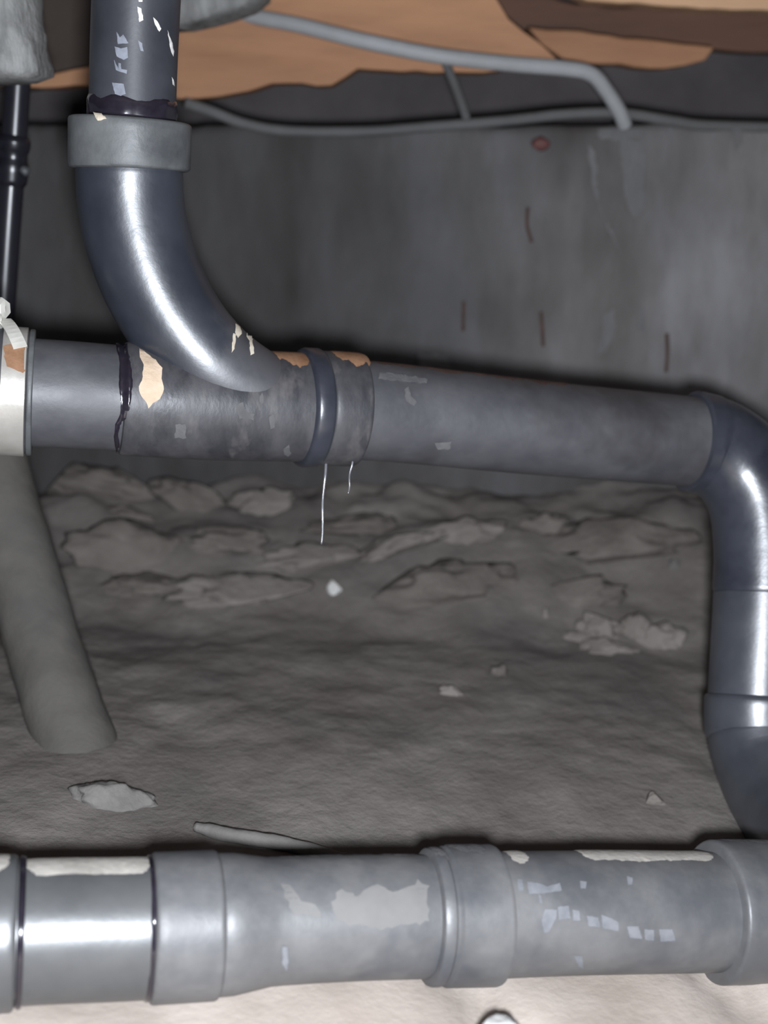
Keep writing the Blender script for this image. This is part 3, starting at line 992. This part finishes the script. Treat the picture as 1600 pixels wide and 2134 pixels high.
tag(obj('sand_bed', sand_bm(), M['sand']), 'pale beige dry sand in front of and under the lower pipe', 'sand', kind='stuff')
for (px, py, sx, sy, sz, sd, m, lab) in ((1042, 2116, 0.017, 0.014, 0.012, 4, 'white_stone', 'bright white pebble at the bottom edge beside the furrow'), (1585, 2118, 0.011, 0.010, 0.008, 6, 'white_stone', 'small white pebble in the bottom right corner')):
    r = ray(px, py)
    p = CAM + r * ((CAM.z - 0.008) / -r.z)
    p.z = 0.001 - 0.115 * p.x
    tag(obj('white_pebble', rock(p, (sx, sy, sz), sd, 0.25), M[m]), lab, 'pebble')

# ------------------------------------------------------------------ clods, stones and bits on the dirt
def clod(name, x0, x1, y0, y1, m, label, cat, seed, rot=0.0, rough=0.45, depth=0.8, tilt=0.0):
    p = on_ground((x0 + x1) / 2, (y0 + y1) / 2 + (y1 - y0) * 0.25)
    d = (p - CAM).dot(FWD)
    sx = (x1 - x0) / 2 / F * d
    sz = (y1 - y0) / 2 / F * d
    bm = rock((0, 0, 0), (sx, max(sz, sx * 0.6) * depth, sz), seed, rough, sub=4, scale=1.9)
    bmesh.ops.rotate(bm, verts=bm.verts, matrix=Matrix.Rotation(math.radians(tilt), 3, 'Y'))
    bmesh.ops.translate(bm, verts=bm.verts, vec=p + V((0, 0, sz * 0.05)))
    return tag(obj(name, bm, M[m]), label, cat)


CL = [
    ('soil_clod', 90, 330, 950, 1035, 'clod_dark', 'long soil heap beneath the left stub pipe against the wall', 'soil clod', 1, 8),
    ('soil_clod', 310, 465, 985, 1060, 'clod_dark', 'soil heap sloping down right below the tee', 'soil clod', 2, 16),
    ('soil_clod', 225, 330, 1052, 1082, 'clod_dark', 'thin soil ridge left of the pale angular rubble', 'soil clod', 3, 12),
    ('rubble_stone', 462, 612, 1006, 1072, 'clod', 'pale angular rubble piece under the tee outlet', 'rubble', 4, -14),
    ('soil_clod', 140, 400, 1072, 1178, 'clod_dark', 'broad rounded soil mound beside the leaning pipe', 'soil clod', 5, 4),
    ('soil_clod', 370, 560, 1088, 1142, 'clod_dark', 'low soil lump between the mound and the water thread', 'soil clod', 6, 0),
    ('soil_slab', 215, 400, 1182, 1236, 'clod_dark', 'left soil slab on the flat dirt beside the leaning pipe', 'soil slab', 7, 0),
    ('soil_slab', 330, 640, 1180, 1246, 'clod', 'long flat pale soil slab left of the white pebble', 'soil slab', 8, 0),
    ('soil_clod', 535, 740, 1120, 1182, 'clod', 'pale wedge of soil above the white pebble', 'soil clod', 9, -4),
    ('soil_clod', 620, 830, 1066, 1112, 'clod_dark', 'soil ridge behind the small white chip', 'soil clod', 10, -6),
    ('soil_clod', 740, 920, 1098, 1150, 'clod', 'sloping pale soil ridge joining the broken rubble', 'soil clod', 11, -16),
    ('rubble_stone', 890, 1042, 1066, 1130, 'clod', 'broken pale rubble in the middle under the straight pipe', 'rubble', 12, -5),
    ('soil_clod', 790, 1060, 1150, 1250, 'clod_dark', 'wide soil mound below the broken middle rubble', 'soil clod', 13, -3),
    ('soil_clod', 1080, 1190, 1060, 1120, 'clod_dark', 'small brown soil lump left of the right mound', 'soil clod', 14, 0),
    ('soil_clod', 1150, 1440, 1066, 1160, 'clod_dark', 'large soil mound under the right end of the straight pipe', 'soil clod', 15, 3),
    ('soil_clod', 1130, 1290, 1180, 1260, 'clod_dark', 'soil lump just above the pale rubble cluster', 'soil clod', 16, 0),
    ('rubble_stone', 1205, 1300, 1256, 1335, 'clod', 'tallest pale rubble stone of the right cluster', 'rubble', 17, 10),
    ('rubble_stone', 1285, 1365, 1262, 1340, 'clod', 'middle rounded rubble stone of the right cluster', 'rubble', 18, 0),
    ('rubble_stone', 1325, 1432, 1284, 1358, 'clod', 'rightmost rubble stone of the right cluster near the riser', 'rubble', 19, 14),
    ('rubble_stone', 1210, 1318, 1320, 1366, 'clod', 'low front rubble stone of the right cluster', 'rubble', 20, 4),
    ('rubble_stone', 1168, 1230, 1306, 1340, 'clod', 'small left rubble stone of the right cluster', 'rubble', 21, 0),
    ('small_stone', 912, 965, 1420, 1456, 'clod', 'small grey stone on the open dirt in the middle', 'stone', 22, 20),
    ('small_stone', 1020, 1062, 1376, 1416, 'clod_dark', 'round brownish stone on the open dirt', 'stone', 23, 0),
    ('small_stone', 1336, 1386, 1640, 1684, 'clod', 'small round stone left of the lower bend', 'stone', 24, 0),
    ('flat_stone', 150, 320, 1612, 1688, 'stone', 'flat grey stone at the foot of the leaning pipe', 'stone', 25, 8),
    ('white_pebble', 680, 712, 1198, 1242, 'white_stone', 'bright white pebble at the end of the soil slab', 'pebble', 26, 0),
    ('white_chip', 772, 794, 1060, 1090, 'stone', 'small pale chip on the soil ridge right of the water thread', 'chip', 27, 0),
    ('white_chip', 1392, 1416, 1156, 1186, 'stone', 'small pale chip on the right soil mound', 'chip', 28, 0),
    ('white_chip', 1128, 1146, 1258, 1290, 'clod', 'tiny grey chip left of the pale rubble cluster', 'chip', 29, 0),
]
for (n, x0, x1, y0, y1, m, lab, cat, sd, tilt) in CL:
    big = (x1 - x0) > 120 and m != 'stone'
    clod(n, x0, x1, y0, y1, m, lab, cat, sd, tilt=tilt, rough=0.25 if x1 - x0 < 90 else 0.3 if m == 'stone' else 0.5 if m == 'clod' else 0.42)
rows = []
for px, py, r in ((408, 1726, 0.004), (470, 1742, 0.0062), (560, 1758, 0.0066), (640, 1774, 0.006), (720, 1792, 0.004)):
    p = on_ground(px, py + 8)
    rows.append((p + V((0, 0, 0.005)), r))
tag(obj('wooden_stick', tube_bm(spline(rows, 6), seg=10, wob=0.0015, ws=70), M['stick']), 'pale grey weathered stick on the dirt just behind the lower pipe', 'stick')
